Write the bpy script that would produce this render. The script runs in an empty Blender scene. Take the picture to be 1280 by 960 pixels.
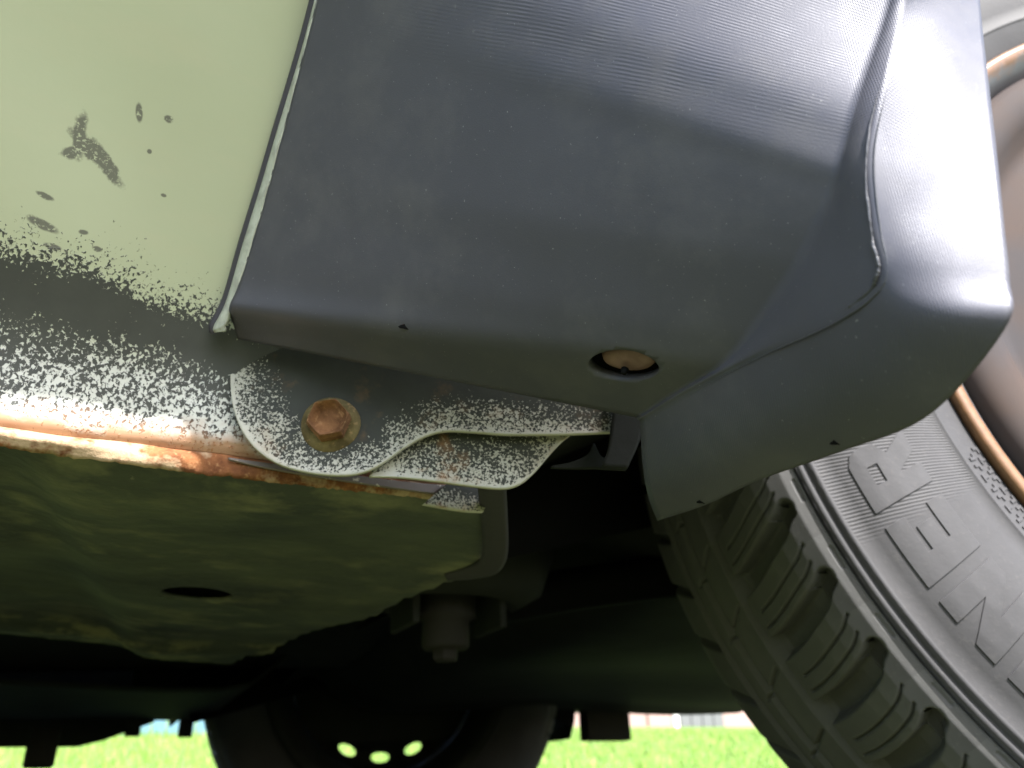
import bpy, bmesh, math, random
import numpy as np
from mathutils import Vector, Matrix
R = math.radians
random.seed(7); rng = np.random.default_rng(7)
S = bpy.context.scene
COL = S.collection
H = 0.11                       # lens height above the ground; geometry below is written relative to the lens

# ------------------------------------------------------------------ camera
FPX = 1000.0                   # focal length in pixels of a 1280 px wide picture
YAW, PITCH, ROLL = 26.687, 26.927, -1.901
y_, p_, r_ = R(YAW), R(PITCH), R(ROLL)
FW = np.array([math.sin(y_)*math.cos(p_), math.cos(y_)*math.cos(p_), math.sin(p_)])
RT = np.array([math.cos(y_), -math.sin(y_), 0.0]); UP = np.cross(RT, FW)
RT, UP = RT*math.cos(r_)+UP*math.sin(r_), -RT*math.sin(r_)+UP*math.cos(r_)
cam = bpy.data.cameras.new('camera'); camo = bpy.data.objects.new('camera', cam); COL.objects.link(camo)
camo.matrix_world = Matrix(((RT[0], UP[0], -FW[0], 0), (RT[1], UP[1], -FW[1], 0), (RT[2], UP[2], -FW[2], H), (0, 0, 0, 1)))
cam.sensor_width = 36; cam.lens = 36*FPX/1280; cam.clip_start = .005; cam.clip_end = 500
cam.dof.use_dof = True; cam.dof.focus_distance = .215; cam.dof.aperture_fstop = cam.lens/1.6
S.camera = camo

# ------------------------------------------------------------------ sky, sun, exposure
SUN_EL = 46.6
SUN_DIR = Vector((.075, -.70, 0)).normalized()*math.cos(R(SUN_EL)) + Vector((0, 0, math.sin(R(SUN_EL))))   # towards the sun
w = bpy.data.worlds.new('World'); S.world = w; w.use_nodes = True
nt = w.node_tree; sky = nt.nodes.new('ShaderNodeTexSky'); sky.sky_type = 'NISHITA'; sky.sun_disc = False
sky.sun_elevation = R(SUN_EL); sky.sun_rotation = math.atan2(SUN_DIR.x, SUN_DIR.y)
sky.air_density = 1.0; sky.dust_density = 2.0; sky.ozone_density = 1.0
bg = nt.nodes['Background']; bg.inputs['Strength'].default_value = .15
nt.links.new(sky.outputs[0], bg.inputs[0])
sl = bpy.data.lights.new('sun', 'SUN'); sl.energy = 4.5; sl.angle = R(.5); sl.color = (1, .98, .95)
so = bpy.data.objects.new('sun', sl); COL.objects.link(so); so.rotation_euler = SUN_DIR.to_track_quat('Z', 'Y').to_euler(); so.location = (0, 0, 6)
S.view_settings.view_transform = 'Standard'; S.view_settings.look = 'None'; S.view_settings.exposure = 2.05
S.view_settings.gamma = 1; S.view_settings.use_curve_mapping = False
try:
    S.cycles.max_bounces = 10; S.cycles.diffuse_bounces = 6; S.cycles.caustics_reflective = False
except Exception: pass

# ------------------------------------------------------------------ helpers
def ray(u, v): return FW + RT*(u-640)/FPX + UP*(480-v)/FPX
def onx(u, v, x): d = ray(u, v); return d*x/d[0]
def ony(u, v, y): d = ray(u, v); return d*y/d[1]
def onz(u, v, z): d = ray(u, v); return d*z/d[2]
def tag(o, label=None, cat=None, group=None, kind=None):
    if label: o['label'] = label
    if cat: o['category'] = cat
    if group: o['group'] = group
    if kind: o['kind'] = kind
    return o
def empty(name, loc, parent=None, rz=0):
    o = bpy.data.objects.new(name, None); COL.objects.link(o); o.location = loc; o.rotation_euler = (0, 0, rz)
    o.empty_display_size = .05
    if parent: o.parent = parent; o.matrix_parent_inverse = Matrix.Translation(-Vector(parent.location)) if parent.parent is None else Matrix()
    return o
def link(name, me, mat, parent=None, local=False):
    o = bpy.data.objects.new(name, me); COL.objects.link(o)
    if mat is not None and not me.materials: me.materials.append(mat)
    if parent is not None:
        o.parent = parent
        if not local:
            p = parent
            while p.parent is not None: p = p.parent
            o.matrix_parent_inverse = Matrix.Translation(-Vector(p.location)) if parent.parent is None else Matrix()
    return o
def mesh(name, V, F, mat, parent=None, smooth=True, local=False, lift=True):
    """one mesh object; V relative to the lens (lift) or local to its parent wheel (local)"""
    me = bpy.data.meshes.new(name)
    V = np.asarray(V, float).reshape(-1, 3).copy()
    if lift and not local: V[:, 2] += H
    me.from_pydata(V.tolist(), [], [tuple(int(i) for i in f) for f in F]); me.validate(); me.update()
    if smooth: me.polygons.foreach_set('use_smooth', [True]*len(me.polygons))
    return link(name, me, mat, parent, local)
def grid_faces(n, m, wrap=False, flip=False):
    F = []
    for i in range(n-1):
        for j in range(m if wrap else m-1):
            k = (j+1) % m
            f = (i*m+j, i*m+k, (i+1)*m+k, (i+1)*m+j)
            F.append(f[::-1] if flip else f)
    return F
def solid(o, t, off=-1.0):
    m = o.modifiers.new('thickness', 'SOLIDIFY'); m.thickness = t; m.offset = off; m.use_even_offset = False; return o
def bevel(o, w_, seg=2, ang=35):
    m = o.modifiers.new('edge', 'BEVEL'); m.width = w_; m.segments = seg; m.limit_method = 'ANGLE'; m.angle_limit = R(ang); return o
def box_mesh(c, s, rz=0):
    V = []; 
    for dx in (-1, 1):
        for dy in (-1, 1):
            for dz in (-1, 1):
                x, y, z = dx*s[0]/2, dy*s[1]/2, dz*s[2]/2
                V.append((c[0]+x*math.cos(rz)-y*math.sin(rz), c[1]+x*math.sin(rz)+y*math.cos(rz), c[2]+z))
    return V, [(0, 1, 3, 2), (4, 6, 7, 5), (0, 4, 5, 1), (2, 3, 7, 6), (0, 2, 6, 4), (1, 5, 7, 3)]
def box(name, c, s, mat, parent=None, rz=0, bev=0, lift=True):
    V, F = box_mesh(c, s, rz); o = mesh(name, V, F, mat, parent, False, lift=lift)
    if bev: bevel(o, bev)
    return o
def lathe(prof, n=96, axis=None, origin=(0, 0, 0), close=False):
    """prof: (radius, along) pairs, turned about local -Y (along>0 is outward)"""
    V = []
    for (r, a) in prof:
        for k in range(n):
            t = 2*math.pi*k/n
            V.append((r*math.cos(t), -a, r*math.sin(t)))
    F = grid_faces(len(prof), n, True, True)
    return np.array(V), F
def frame_to(n):
    n = Vector(n).normalized(); return n.to_track_quat('Z', 'Y').to_matrix()
def turned(name, prof, pos, normal, mat, parent=None, n=32, wob=0.0, smooth=True, mouth=False):
    """prof (radius, height) turned about `normal` at pos"""
    M = frame_to(normal); V = []
    for (r, a) in prof:
        for k in range(n):
            t = 2*math.pi*k/n; rr = r*(1+wob*math.sin(3*t+1)*.5)
            V.append(tuple(M @ Vector((rr*math.cos(t), rr*math.sin(t), a)) + Vector(pos)))
    F = grid_faces(len(prof), n, True)
    F.append(tuple(range((len(prof)-1)*n, len(prof)*n)))
    if not mouth: F.append(tuple(range(n))[::-1])
    return mesh(name, V, F, mat, parent, smooth)
def crom(P, n):
    """Catmull-Rom through the points P, n samples"""
    P = np.asarray(P, float); m = len(P); Q = np.vstack([2*P[0]-P[1], P, 2*P[-1]-P[-2]])
    t = np.linspace(0, m-1-1e-9, n); i = t.astype(int); f = (t-i)[:, None]
    a, b, c, d = Q[i], Q[i+1], Q[i+2], Q[i+3]
    return .5*((2*b)+(c-a)*f+(2*a-5*b+4*c-d)*f**2+(3*b-a-3*c+d)*f**3)
def lin(P, n):
    P = np.asarray(P, float); t = np.linspace(0, len(P)-1-1e-9, n); i = t.astype(int); f = (t-i)[:, None]
    return P[i]*(1-f)+P[i+1]*f

# ------------------------------------------------------------------ materials
class N:
    """tiny node-graph writer"""
    def __init__(s, name, base=(.5, .5, .5), rough=.5, metal=0, spec=.5):
        s.m = bpy.data.materials.new(name); s.m.use_nodes = True; s.t = s.m.node_tree; s.b = s.t.nodes['Principled BSDF']
        s.b.inputs['Base Color'].default_value = (*base, 1); s.b.inputs['Roughness'].default_value = rough
        s.b.inputs['Metallic'].default_value = metal; s.b.inputs['Specular IOR Level'].default_value = spec
        tc = s.t.nodes.new('ShaderNodeTexCoord'); s.obj = tc.outputs['Object']
        s.sep = s.t.nodes.new('ShaderNodeSeparateXYZ'); s.t.links.new(s.obj, s.sep.inputs[0])
        s.x, s.y, s.z = s.sep.outputs
    def put(s, inp, val):
        if isinstance(val, bpy.types.NodeSocket): s.t.links.new(val, inp)
        elif isinstance(val, tuple) and len(val) == 3 and inp.type == 'RGBA': inp.default_value = (*val, 1)
        else: inp.default_value = val
    def math(s, op, a, b=0.0, clamp=False):
        n = s.t.nodes.new('ShaderNodeMath'); n.operation = op; n.use_clamp = clamp; s.put(n.inputs[0], a); s.put(n.inputs[1], b); return n.outputs[0]
    def noise(s, scale, detail=3, rough=.55, vec=None, stretch=None, dist=0):
        n = s.t.nodes.new('ShaderNodeTexNoise'); n.inputs['Scale'].default_value = scale; n.inputs['Detail'].default_value = detail
        n.inputs['Roughness'].default_value = rough; n.inputs['Distortion'].default_value = dist
        v = vec or s.obj
        if stretch:
            mp = s.t.nodes.new('ShaderNodeMapping'); mp.inputs['Scale'].default_value = stretch; s.t.links.new(v, mp.inputs[0]); v = mp.outputs[0]
        s.t.links.new(v, n.inputs['Vector']); return n.outputs['Fac']
    def ramp(s, fac, stops):
        n = s.t.nodes.new('ShaderNodeValToRGB'); e = n.color_ramp.elements
        for i, (p, c) in enumerate(stops):
            el = e[i] if i < 2 else e.new(p)
            el.position = p; el.color = (c, c, c, 1) if not isinstance(c, tuple) else (*c, 1)
        s.put(n.inputs[0], fac); return n.outputs[0]
    def rng(s, v, a, b, c=0.0, d=1.0, smooth=False):
        n = s.t.nodes.new('ShaderNodeMapRange'); n.interpolation_type = 'SMOOTHSTEP' if smooth else 'LINEAR'
        s.put(n.inputs[0], v)
        for i, q in enumerate((a, b, c, d)): s.put(n.inputs[i+1], q)
        return n.outputs[0]
    def mix(s, f, a, b):
        n = s.t.nodes.new('ShaderNodeMix'); n.data_type = 'RGBA'; s.put(n.inputs[0], f); s.put(n.inputs[6], a); s.put(n.inputs[7], b); return n.outputs[2]
    def attr(s, name):
        n = s.t.nodes.new('ShaderNodeAttribute'); n.attribute_name = name; return n.outputs['Fac']
    def spot(s, cx, cz, rx, rz, ang, warp, amt=.5, axes=None):
        """1 inside a ragged ellipse round (cx, cz); warp = noise socket"""
        X, Z = axes or (s.x, s.z); ca, sa = math.cos(ang), math.sin(ang)
        dx = s.math('SUBTRACT', X, cx); dz = s.math('SUBTRACT', Z, cz)
        a = s.math('ADD', s.math('MULTIPLY', dx, ca/rx), s.math('MULTIPLY', dz, sa/rx))
        b = s.math('SUBTRACT', s.math('MULTIPLY', dz, ca/rz), s.math('MULTIPLY', dx, sa/rz))
        d = s.math('SQRT', s.math('ADD', s.math('MULTIPLY', a, a), s.math('MULTIPLY', b, b)))
        d = s.math('ADD', d, s.math('MULTIPLY', s.math('SUBTRACT', warp, .5), amt*4))
        return s.rng(d, 1.1, .75)
    def color(s, v): s.put(s.b.inputs['Base Color'], v); return s
    def rough(s, v): s.put(s.b.inputs['Roughness'], v); return s
    def bump(s, h, strength=.5, dist=.001):
        n = s.t.nodes.new('ShaderNodeBump'); n.inputs['Strength'].default_value = strength; n.inputs['Distance'].default_value = dist
        s.put(n.inputs['Height'], h)
        if s.b.inputs['Normal'].links: s.t.links.new(s.b.inputs['Normal'].links[0].from_socket, n.inputs['Normal'])
        s.t.links.new(n.outputs[0], s.b.inputs['Normal']); return s

WHITE = (.47, .485, .36); SEAL = (.028, .029, .027); RUST = (.36, .15, .06)

def sill_material():
    m = N('peeling_sill_paint', WHITE, .3)
    big = m.noise(28, 3); fine = m.noise(880, 3, .62, stretch=(1, 1, .8), dist=.4); mid = m.noise(120, 4)
    zz = m.math('SUBTRACT', m.z, H)
    zz = m.math('ADD', zz, m.math('MULTIPLY', m.math('SUBTRACT', big, .5), .018))
    zz = m.math('ADD', zz, m.math('MULTIPLY', m.x, .03))
    f = m.rng(zz, .088, .172)
    thr = m.ramp(f, [(0, .30), (.10, .34), (.22, .46), (.34, .52), (.44, .60), (.50, .75), (.575, .72), (.615, .53), (.68, .40), (.76, .27), (.92, .0)])
    thr = m.math('ADD', thr, m.math('MULTIPLY', m.math('SUBTRACT', mid, .5), .16))
    seal = m.rng(m.math('SUBTRACT', thr, fine), -.028, .028)
    # marks on the white paint
    wp = m.noise(160, 4, .65); wf = m.noise(1000, 3, .6)
    def at(u, v): p = sill_hit(u, v); return p[0], p[2]+H
    marks = None
    ppx = .27/1000
    for (u, v, ru, rv, an, am) in ((100, 168, 7, 26, .1, .35), (112, 185, 22, 9, -.5, .5), (132, 202, 22, 8, -.75, .45), (88, 190, 12, 7, .3, .5),
                                   (174, 140, 3.5, 10, .3, .12), (211, 148, 5, 4, 0, .3), (53, 281, 15, 5, -.25, .25), (56, 245, 8, 3, -.2, .3),
                                   (104, 292, 5, 3, 0, .3), (65, 309, 9, 3, -.1, .3), (121, 313, 5, 3, 0, .3), (187, 188, 2.5, 2.5, 0, .2), (205, 242, 3, 2, 0, .2)):
        cx, cz = at(u, v); sp = m.spot(cx, cz, ru*ppx*1.05, rv*ppx*.82, an, wp, am)
        marks = sp if marks is None else m.math('MAXIMUM', marks, sp)
    marks = m.math('MULTIPLY', marks, m.rng(wf, .36, .46))
    paint = m.mix(m.noise(9, 4), WHITE, (.42, .45, .31))
    paint = m.mix(m.math('MULTIPLY', m.rng(m.noise(70, 5, .7, stretch=(.35, 1, 1)), .52, .75), .25), paint, (.50, .47, .34))
    paint = m.mix(m.rng(m.math('SUBTRACT', m.z, H), .132, .120), paint, (.54, .54, .51))
    c = m.mix(seal, paint, m.mix(mid, SEAL, (.05, .052, .045)))
    c = m.mix(m.math('MULTIPLY', marks, .85), c, (.09, .085, .08))
    # rust creeping up from the seam
    rz = m.math('ADD', m.math('SUBTRACT', m.z, H), m.math('MULTIPLY', m.math('SUBTRACT', mid, .5), .016))
    rs = m.rng(rz, .1075, .1005)
    c = m.mix(m.math('MULTIPLY', rs, .85), c, m.mix(m.noise(260, 4), RUST, (.40, .20, .095)))
    m.color(c); m.rough(m.rng(seal, 0, 1, .32, .6))
    m.bump(seal, .5, .0004); m.bump(mid, .15, .0006)
    return m.m
def bracket_material(name, rust=.2):
    m = N(name, WHITE, .35, spec=.2)
    e = m.attr('wear'); fine = m.noise(1150, 3, .62, dist=.3); mid = m.noise(110, 4)
    thr = m.ramp(e, [(0, .30), (.04, .47), (.30, .55), (.50, .63), (.66, .80), (1, .9)])
    thr = m.math('ADD', thr, m.math('MULTIPLY', m.math('SUBTRACT', mid, .5), .30))
    seal = m.rng(m.math('SUBTRACT', thr, fine), -.028, .028)
    c = m.mix(seal, m.mix(m.noise(60, 3), (.50, .49, .45), (.38, .35, .27)), m.mix(mid, (.030, .031, .027), (.055, .057, .047)))
    r = m.math('MULTIPLY', m.rng(m.noise(75, 5, .65), .56, .70), rust)
    c = m.mix(r, c, (.30, .15, .06))
    m.color(c); m.rough(.65); m.bump(seal, .5, .0004); m.bump(mid, .2, .0005)
    return m.m
def rust_material(name, dark=(.13, .06, .03), lite=(.42, .22, .10), paint=None, amount=.5):
    m = N(name, dark, .9, spec=.2); n1 = m.noise(150, 5, .65); n2 = m.noise(600, 3)
    c = m.mix(m.rng(n1, .35, .65), dark, lite)
    c = m.mix(m.math('MULTIPLY', m.rng(n2, .58, .72), .5), c, (.42, .24, .12))
    if paint: c = m.mix(m.rng(m.noise(45, 5, .7), amount-.05, amount+.05), c, paint)
    m.color(c); m.bump(n1, .5, .0008); m.bump(n2, .3, .0004); return m.m
def plastic_material():
    m = N('dark_satin_plastic', (.046, .046, .052), .46, spec=.5)
    m.b.inputs['Specular Tint'].default_value = (.86, .88, 1, 1)
    mid = m.noise(35, 3); fine = m.noise(2600, 2)
    # rippled upper part and fine vertical ribs on the lip
    up = m.rng(m.math('ADD', m.math('SUBTRACT', m.z, H), m.math('MULTIPLY', m.x, 1.0)), .222, .236, 0, 1, True)
    lip = m.rng(m.x, .1155, .118, 0, 1, True)
    wv = m.math('ADD', m.math('ADD', m.z, m.math('MULTIPLY', m.x, .95)), m.math('MULTIPLY', m.noise(30, 2, .5), .0016))
    rip = m.math('MULTIPLY', m.math('SINE', m.math('MULTIPLY', wv, 2*math.pi/.0008)), m.rng(m.noise(130, 3, .6), .35, .65))
    rib = m.math('SINE', m.math('MULTIPLY', m.math('ADD', m.math('SUBTRACT', m.x, m.y), m.math('MULTIPLY', m.noise(60, 2), .0016)), 2*math.pi/.00065))
    ribm = m.math('MULTIPLY', lip, m.rng(m.x, .136, .122))
    c = m.mix(mid, (.043, .042, .051), (.056, .055, .066))
    c = m.mix(m.math('MULTIPLY', m.rng(m.noise(1500, 2), .72, .76), .5), c, (.30, .30, .30))
    scr = m.rng(m.noise(240, 4, .7, stretch=(1, .5, .4)), .70, .74)
    c = m.mix(m.math('MULTIPLY', scr, .35), c, (.16, .16, .16))
    dust = m.math('MULTIPLY', m.rng(m.noise(26, 6, .7), .50, .72), .30)
    c = m.mix(dust, c, (.13, .125, .12))
    m.color(c); m.rough(m.math('ADD', m.rng(m.noise(80, 4), .3, .7, .45, .56), m.math('MULTIPLY', dust, .4)))
    m.bump(m.math('MULTIPLY', rip, m.math('MULTIPLY', up, m.rng(m.x, .03, .07, 0, 1, True))), .30, .00006)
    m.bump(m.math('MULTIPLY', rib, ribm), .30, .00007)
    m.bump(fine, .22, .00012)
    return m.m
def rubber_material(name, base, hatch=False):
    m = N(name, base, .72, spec=.35); n1 = m.noise(22, 4); n2 = m.noise(420, 3, .6)
    d = tuple(min(1, q*1.5) for q in base)
    c = m.mix(m.rng(n1, .3, .7), base, d)
    c = m.mix(m.math('MULTIPLY', m.rng(n2, .58, .75), .35), c, (base[0]*2.3, base[1]*2.2, base[2]*2.0))
    m.color(c); m.bump(n2, .25, .0004)
    if hatch:
        ang = m.math('ARCTAN2', m.z, m.x); rad = m.math('SQRT', m.math('ADD', m.math('MULTIPLY', m.x, m.x), m.math('MULTIPLY', m.z, m.z)))
        a2 = m.math('ADD', m.math('MULTIPLY', ang, 1100), m.math('MULTIPLY', rad, 900))
        h = m.math('SINE', a2)
        msk = m.math('MULTIPLY', m.rng(rad, .2215, .2230), m.rng(rad, .281, .279))
        deg = m.math('MULTIPLY', ang, 180/math.pi)     # -180..180, the letters sit near -155
        msk = m.math('MULTIPLY', msk, m.rng(deg, -156.6, -158.4))
        msk = m.math('MULTIPLY', msk, 1.0)
        m.bump(m.math('MULTIPLY', h, msk), .5, .0002)
    return m.m
def underbody_material():
    m = N('grimy_underbody', (.05, .05, .04), .7); a = m.noise(14, 5, .65, stretch=(1, 1.6, 1)); b = m.noise(46, 5, .62, stretch=(.7, 1, 1)); c_ = m.noise(300, 3)
    c = m.mix(m.rng(a, .35, .65), (.026, .032, .021), (.070, .080, .047))
    c = m.mix(m.math('MULTIPLY', m.math('MULTIPLY', m.rng(b, .48, .66), m.rng(m.noise(9, 3), .42, .58)), .7), c, (.21, .205, .11))
    c = m.mix(m.math('MULTIPLY', m.rng(c_, .70, .75), .35), c, (.26, .25, .17))
    moss = m.math('MULTIPLY', m.math('MULTIPLY', m.rng(m.y, .55, .60), m.rng(m.y, .70, .64)), m.rng(m.noise(38, 5, .65), .50, .60))
    c = m.mix(m.math('MULTIPLY', moss, .8), c, (.30, .28, .13))
    m.color(c); m.bump(b, .6, .003); m.bump(c_, .3, .001); return m.m

M = {}
def build_materials():
    M['sill'] = sill_material()
    M['bracket'] = bracket_material('speckled_bracket_paint', .25)
    M['plate'] = bracket_material('speckled_plate_paint', .6)
    M['plastic'] = plastic_material()
    M['bead'] = N('rough_black_bead', (.04, .04, .045), .3).m
    q = N('worn_cut_edge', (.45, .47, .42), .6); n_ = q.noise(220, 4, .6)
    q.color(q.mix(q.rng(n_, .45, .75), (.40, .42, .36), (.24, .24, .21))).bump(n_, .4, .0006); M['edge'] = q.m
    M['rust_flange'] = rust_material('rusted_flange', (.12, .045, .02), (.27, .11, .045), (.42, .30, .19), .49)
    q = N('bare_brown_strip', (.15, .12, .10), .5); n_ = q.noise(300, 4, .65)
    q.color(q.mix(q.rng(n_, .60, .64), q.mix(q.noise(60, 3), (.13, .105, .09), (.19, .15, .13)), (.58, .50, .38))).bump(n_, .3, .0004); M['bare_strip'] = q.m
    M['bolt'] = rust_material('rusty_bolt', (.10, .045, .02), (.28, .135, .06))
    M['boltflange'] = rust_material('brassy_bolt_washer', (.075, .055, .022), (.17, .13, .055))
    q = N('pinkish_rusty_screw', (.16, .09, .08), .6); n_ = q.noise(160, 4); q.color(q.mix(q.rng(n_, .35, .65), (.13, .07, .06), (.22, .13, .115))).bump(n_, .3, .0005); M['screw'] = q.m
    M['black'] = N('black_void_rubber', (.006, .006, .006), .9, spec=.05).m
    q = N('dark_strap', (.016, .017, .015), .8, spec=.1); q.bump(q.noise(180, 4), .4, .0008); M['strap'] = q.m
    M['gap_shade'] = N('dark_gap_shade', (.035, .032, .042), .6).m
    M['sidewall'] = rubber_material('dusty_sidewall_rubber', (.031, .030, .0318), True)
    M['letter'] = rubber_material('sidewall_letter_rubber', (.0335, .0325, .0345))
    M['tread'] = rubber_material('tread_rubber', (.056, .055, .054))
    q = N('rusty_silver_rim', (.5, .5, .5), .4, .6)
    n_ = q.noise(55, 5, .65); rad = q.math('SQRT', q.math('ADD', q.math('MULTIPLY', q.x, q.x), q.math('MULTIPLY', q.z, q.z)))
    rr = q.math('MULTIPLY', q.rng(q.math('ADD', rad, q.math('MULTIPLY', q.math('SUBTRACT', n_, .5), .02)), .1945, .1985), q.rng(rad, .2075, .2055))
    q.color(q.mix(rr, q.mix(q.noise(25), (.17, .175, .19), (.13, .13, .14)), q.mix(q.noise(300, 3), (.09, .045, .02), (.24, .12, .055)))).bump(n_, .2, .001)
    q.put(q.b.inputs['Metallic'], q.rng(rr, 0, 1, .6, 0)); M['rim'] = q.m
    q = N('tan_steel_disc', (.2, .15, .12), .5, .1); n_ = q.noise(18, 5, .6)
    q.color(q.mix(q.rng(n_, .4, .7), (.19, .145, .125), (.13, .085, .06))).bump(n_, .2, .001); M['disc'] = q.m
    M['under'] = underbody_material()
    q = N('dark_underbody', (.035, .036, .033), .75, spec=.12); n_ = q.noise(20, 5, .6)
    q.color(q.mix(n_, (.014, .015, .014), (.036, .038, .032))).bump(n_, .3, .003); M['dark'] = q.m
    q = N('grey_galvanised_edge', (.048, .045, .048), .8, spec=.15); q.bump(q.noise(120, 4), .3, .001); M['post'] = q.m
    q = N('old_aluminium', (.030, .028, .025), .8, .0, spec=.15); q.bump(q.noise(120, 4), .3, .001); M['alu'] = q.m
    q = N('body_paint', WHITE, .28); q.color(q.mix(q.noise(5, 4), WHITE, (.70, .72, .66))); M['body'] = q.m
    M['glass'] = N('car_glass', (.02, .025, .025), .05).m
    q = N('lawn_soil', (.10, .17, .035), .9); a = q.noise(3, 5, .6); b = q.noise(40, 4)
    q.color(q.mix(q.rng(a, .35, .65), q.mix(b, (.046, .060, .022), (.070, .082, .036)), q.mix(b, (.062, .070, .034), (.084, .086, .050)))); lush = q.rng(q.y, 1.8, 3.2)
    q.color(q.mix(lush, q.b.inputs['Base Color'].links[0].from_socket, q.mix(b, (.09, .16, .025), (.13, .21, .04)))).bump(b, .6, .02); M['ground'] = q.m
    for k, cc in enumerate(((.075, .16, .014), (.13, .22, .025), (.20, .27, .05))):
        q = N('grass_blade', cc, .55); q.b.inputs['Subsurface Weight'].default_value = 0; M['blade%d' % k] = q.m
    q = N('pink_render', (.40, .25, .22), .85); q.color(q.mix(q.noise(2, 4), (.26, .175, .16), (.22, .145, .13))); M['pink'] = q.m
    M['trim'] = N('white_trim', (.78, .78, .76), .5).m
    M['grey_door'] = N('grey_door_panel', (.09, .092, .095), .5).m
    M['wallwhite'] = N('pale_house_wall', (.24, .27, .31), .8).m
    M['bluefence'] = N('pale_blue_boards', (.06, .14, .18), .7).m
    M['roof'] = N('slate_roof', (.10, .10, .11), .8).m
    M['window'] = N('window_glass', (.03, .04, .05), .08).m

# ------------------------------------------------------------------ sill profile (y, z) from the flange up to the door
SILL = [(.2555, .0985), (.2530, .1015), (.2515, .108), (.2490, .118), (.2455, .126), (.2405, .1335), (.2350, .1405), (.2270, .150),
        (.1900, .1955), (.1500, .242), (.1100, .279), (.0800, .297), (.0660, .305)]
def sill_hit(u, v, off=0.0):
    d = ray(u, v); P = [np.array(p) for p in SILL]
    Q = []
    for i in range(len(P)):
        a = P[max(i-1, 0)]; b = P[min(i+1, len(P)-1)]; t = (b-a)/np.linalg.norm(b-a); Q.append(P[i]+np.array([-t[1], t[0]])*0 + off*np.array([-abs(t[1]), -abs(t[0])]))
    best = None
    for i in range(len(Q)-1):
        a, b = Q[i], Q[i+1]; e = b-a
        A = np.array([[d[1], -e[0]], [d[2], -e[1]]])
        if abs(np.linalg.det(A)) < 1e-12: continue
        t, k = np.linalg.solve(A, a)
        if t > 0 and (0 <= k <= 1 or (i == len(Q)-2 and k > 1) or (i == 0 and k < 0)):
            if best is None or t < best: best = t
    return d*best
build_materials()

# ================================================================== THE CAR
CY = .87                                                 # middle of the car
car = empty('parked_car', (0, CY, 0))
tag(car, 'white car with speckled rusty sill, dark fender cover and front tyre, parked on grass', 'car')

# ---- near sill
def sill_panel():
    xs = np.concatenate([np.linspace(-1.75, -.14, 30), np.linspace(-.13, .10, 150)])
    prof = crom(SILL[:8], 50).tolist() + crom(SILL[7:], 24).tolist()[1:]
    V = []
    for x in xs:
        for k, (y, z) in enumerate(prof):
            dent = .0006*math.sin(x*70+z*90) + .0004*math.sin(x*160+2)
            V.append((x, y+dent, z + (.0005*math.sin(x*55) if k < 8 else 0)))
    o = mesh('sill_panel', V, grid_faces(len(xs), len(prof), flip=True), M['sill'], car)
    o['label'] = 'white sill panel with dark speckled underseal and rust along its seam'
    return solid(o, .0012)
sill = sill_panel()
def pinch_flange():
    """folded lower seam: wavy rusted strip under the sill"""
    xs = np.concatenate([np.linspace(-1.75, -.08, 30), np.linspace(-.075, .1040, 130)])
    V = []; m = 7
    for x in xs:
        top = .0990 + .0005*math.sin(x*55); bot = .0922 - .0005*math.sin(x*35+1) + .0006*rng.normal()*.4
        bulge = .0022*max(0, min(1, (.0-x)/.03))         # swollen with rust towards the rear
        for k in range(m):
            t = k/(m-1); z = top+(bot-top)*t
            y = .2552 - .0016*math.sin(math.pi*t) - bulge*(math.sin(math.pi*min(1, t*1.1))**2) + .0003*math.sin(x*210+k)
            V.append((x, y, z))
    o = mesh('pinch_flange', V, grid_faces(len(xs), m), M['rust_flange'], sill)
    o['label'] = 'rusty orange pinch seam along the bottom of the sill'
    return solid(o, .0022)
pinch_flange()
# grey bare strip where paint is gone, lying on the flange behind the bracket
def strip_between(name, top, bot, mat, parent, th=.001, n=40, wear=None, m=10):
    T = crom(top, n); B = crom(bot, n); V = []; W = []
    for i in range(n):
        for k in range(m):
            t = k/(m-1); V.append(B[i]*(1-t)+T[i]*t); W.append(t if wear is None else wear(i/(n-1), t))
    o = mesh(name, V, grid_faces(n, m), mat, parent)
    a = o.data.attributes.new('wear', 'FLOAT', 'POINT'); a.data.foreach_set('value', W)
    return solid(o, th, 0)
strip_between('seam_strip', [ony(u, v, .2526) for u, v in ((285, 573), (330, 579), (400, 589), (500, 602), (556, 607))],
              [ony(u, v, .2524) for u, v in ((287, 575), (330, 585), (400, 597), (480, 609), (545, 618))], M['bare_strip'], sill, .001)
strip_between('flange_end_tab', [ony(u, v, .2506) for u, v in ((556, 607), (578, 609), (600, 612), (615, 616))],
              [ony(u, v, .2502) for u, v in ((528, 631), (555, 636), (582, 640), (603, 641))], M['plate'], sill, .0014, wear=lambda i, t: t*.62)
# ---- bracket (fender lower tab) bolted to the sill
def on_bracket(u, v, off=0.0):
    d = ray(u, v); t = (.249+.008-off)/(d[1]+.4*d[0]); return d*t     # y = .249 - .4 (x - .02)
def plate_from_outline(name, low, top, mat, parent, off, th, wear, n=110, m=26, lip=0.0):
    L = crom([on_bracket(u, v, off) for u, v in low], n); T = crom([on_bracket(u, v, off) for u, v in top], n)
    V = []; W = []
    nrm = np.array([-.371, -.928, 0])
    for i in range(n):
        for k in range(m):
            t = (k/(m-1))**1.3
            p = L[i]*(1-t)+T[i]*t
            e = np.linalg.norm(p-L[i])
            p = p + nrm*lip*math.exp(-(e/.0016)**2)
            V.append(p); W.append(wear(i/(n-1), e))
    o = mesh(name, V, grid_faces(n, m), mat, parent)
    a = o.data.attributes.new('wear', 'FLOAT', 'POINT'); a.data.foreach_set('value', W)
    return solid(o, th, -1)
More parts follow.
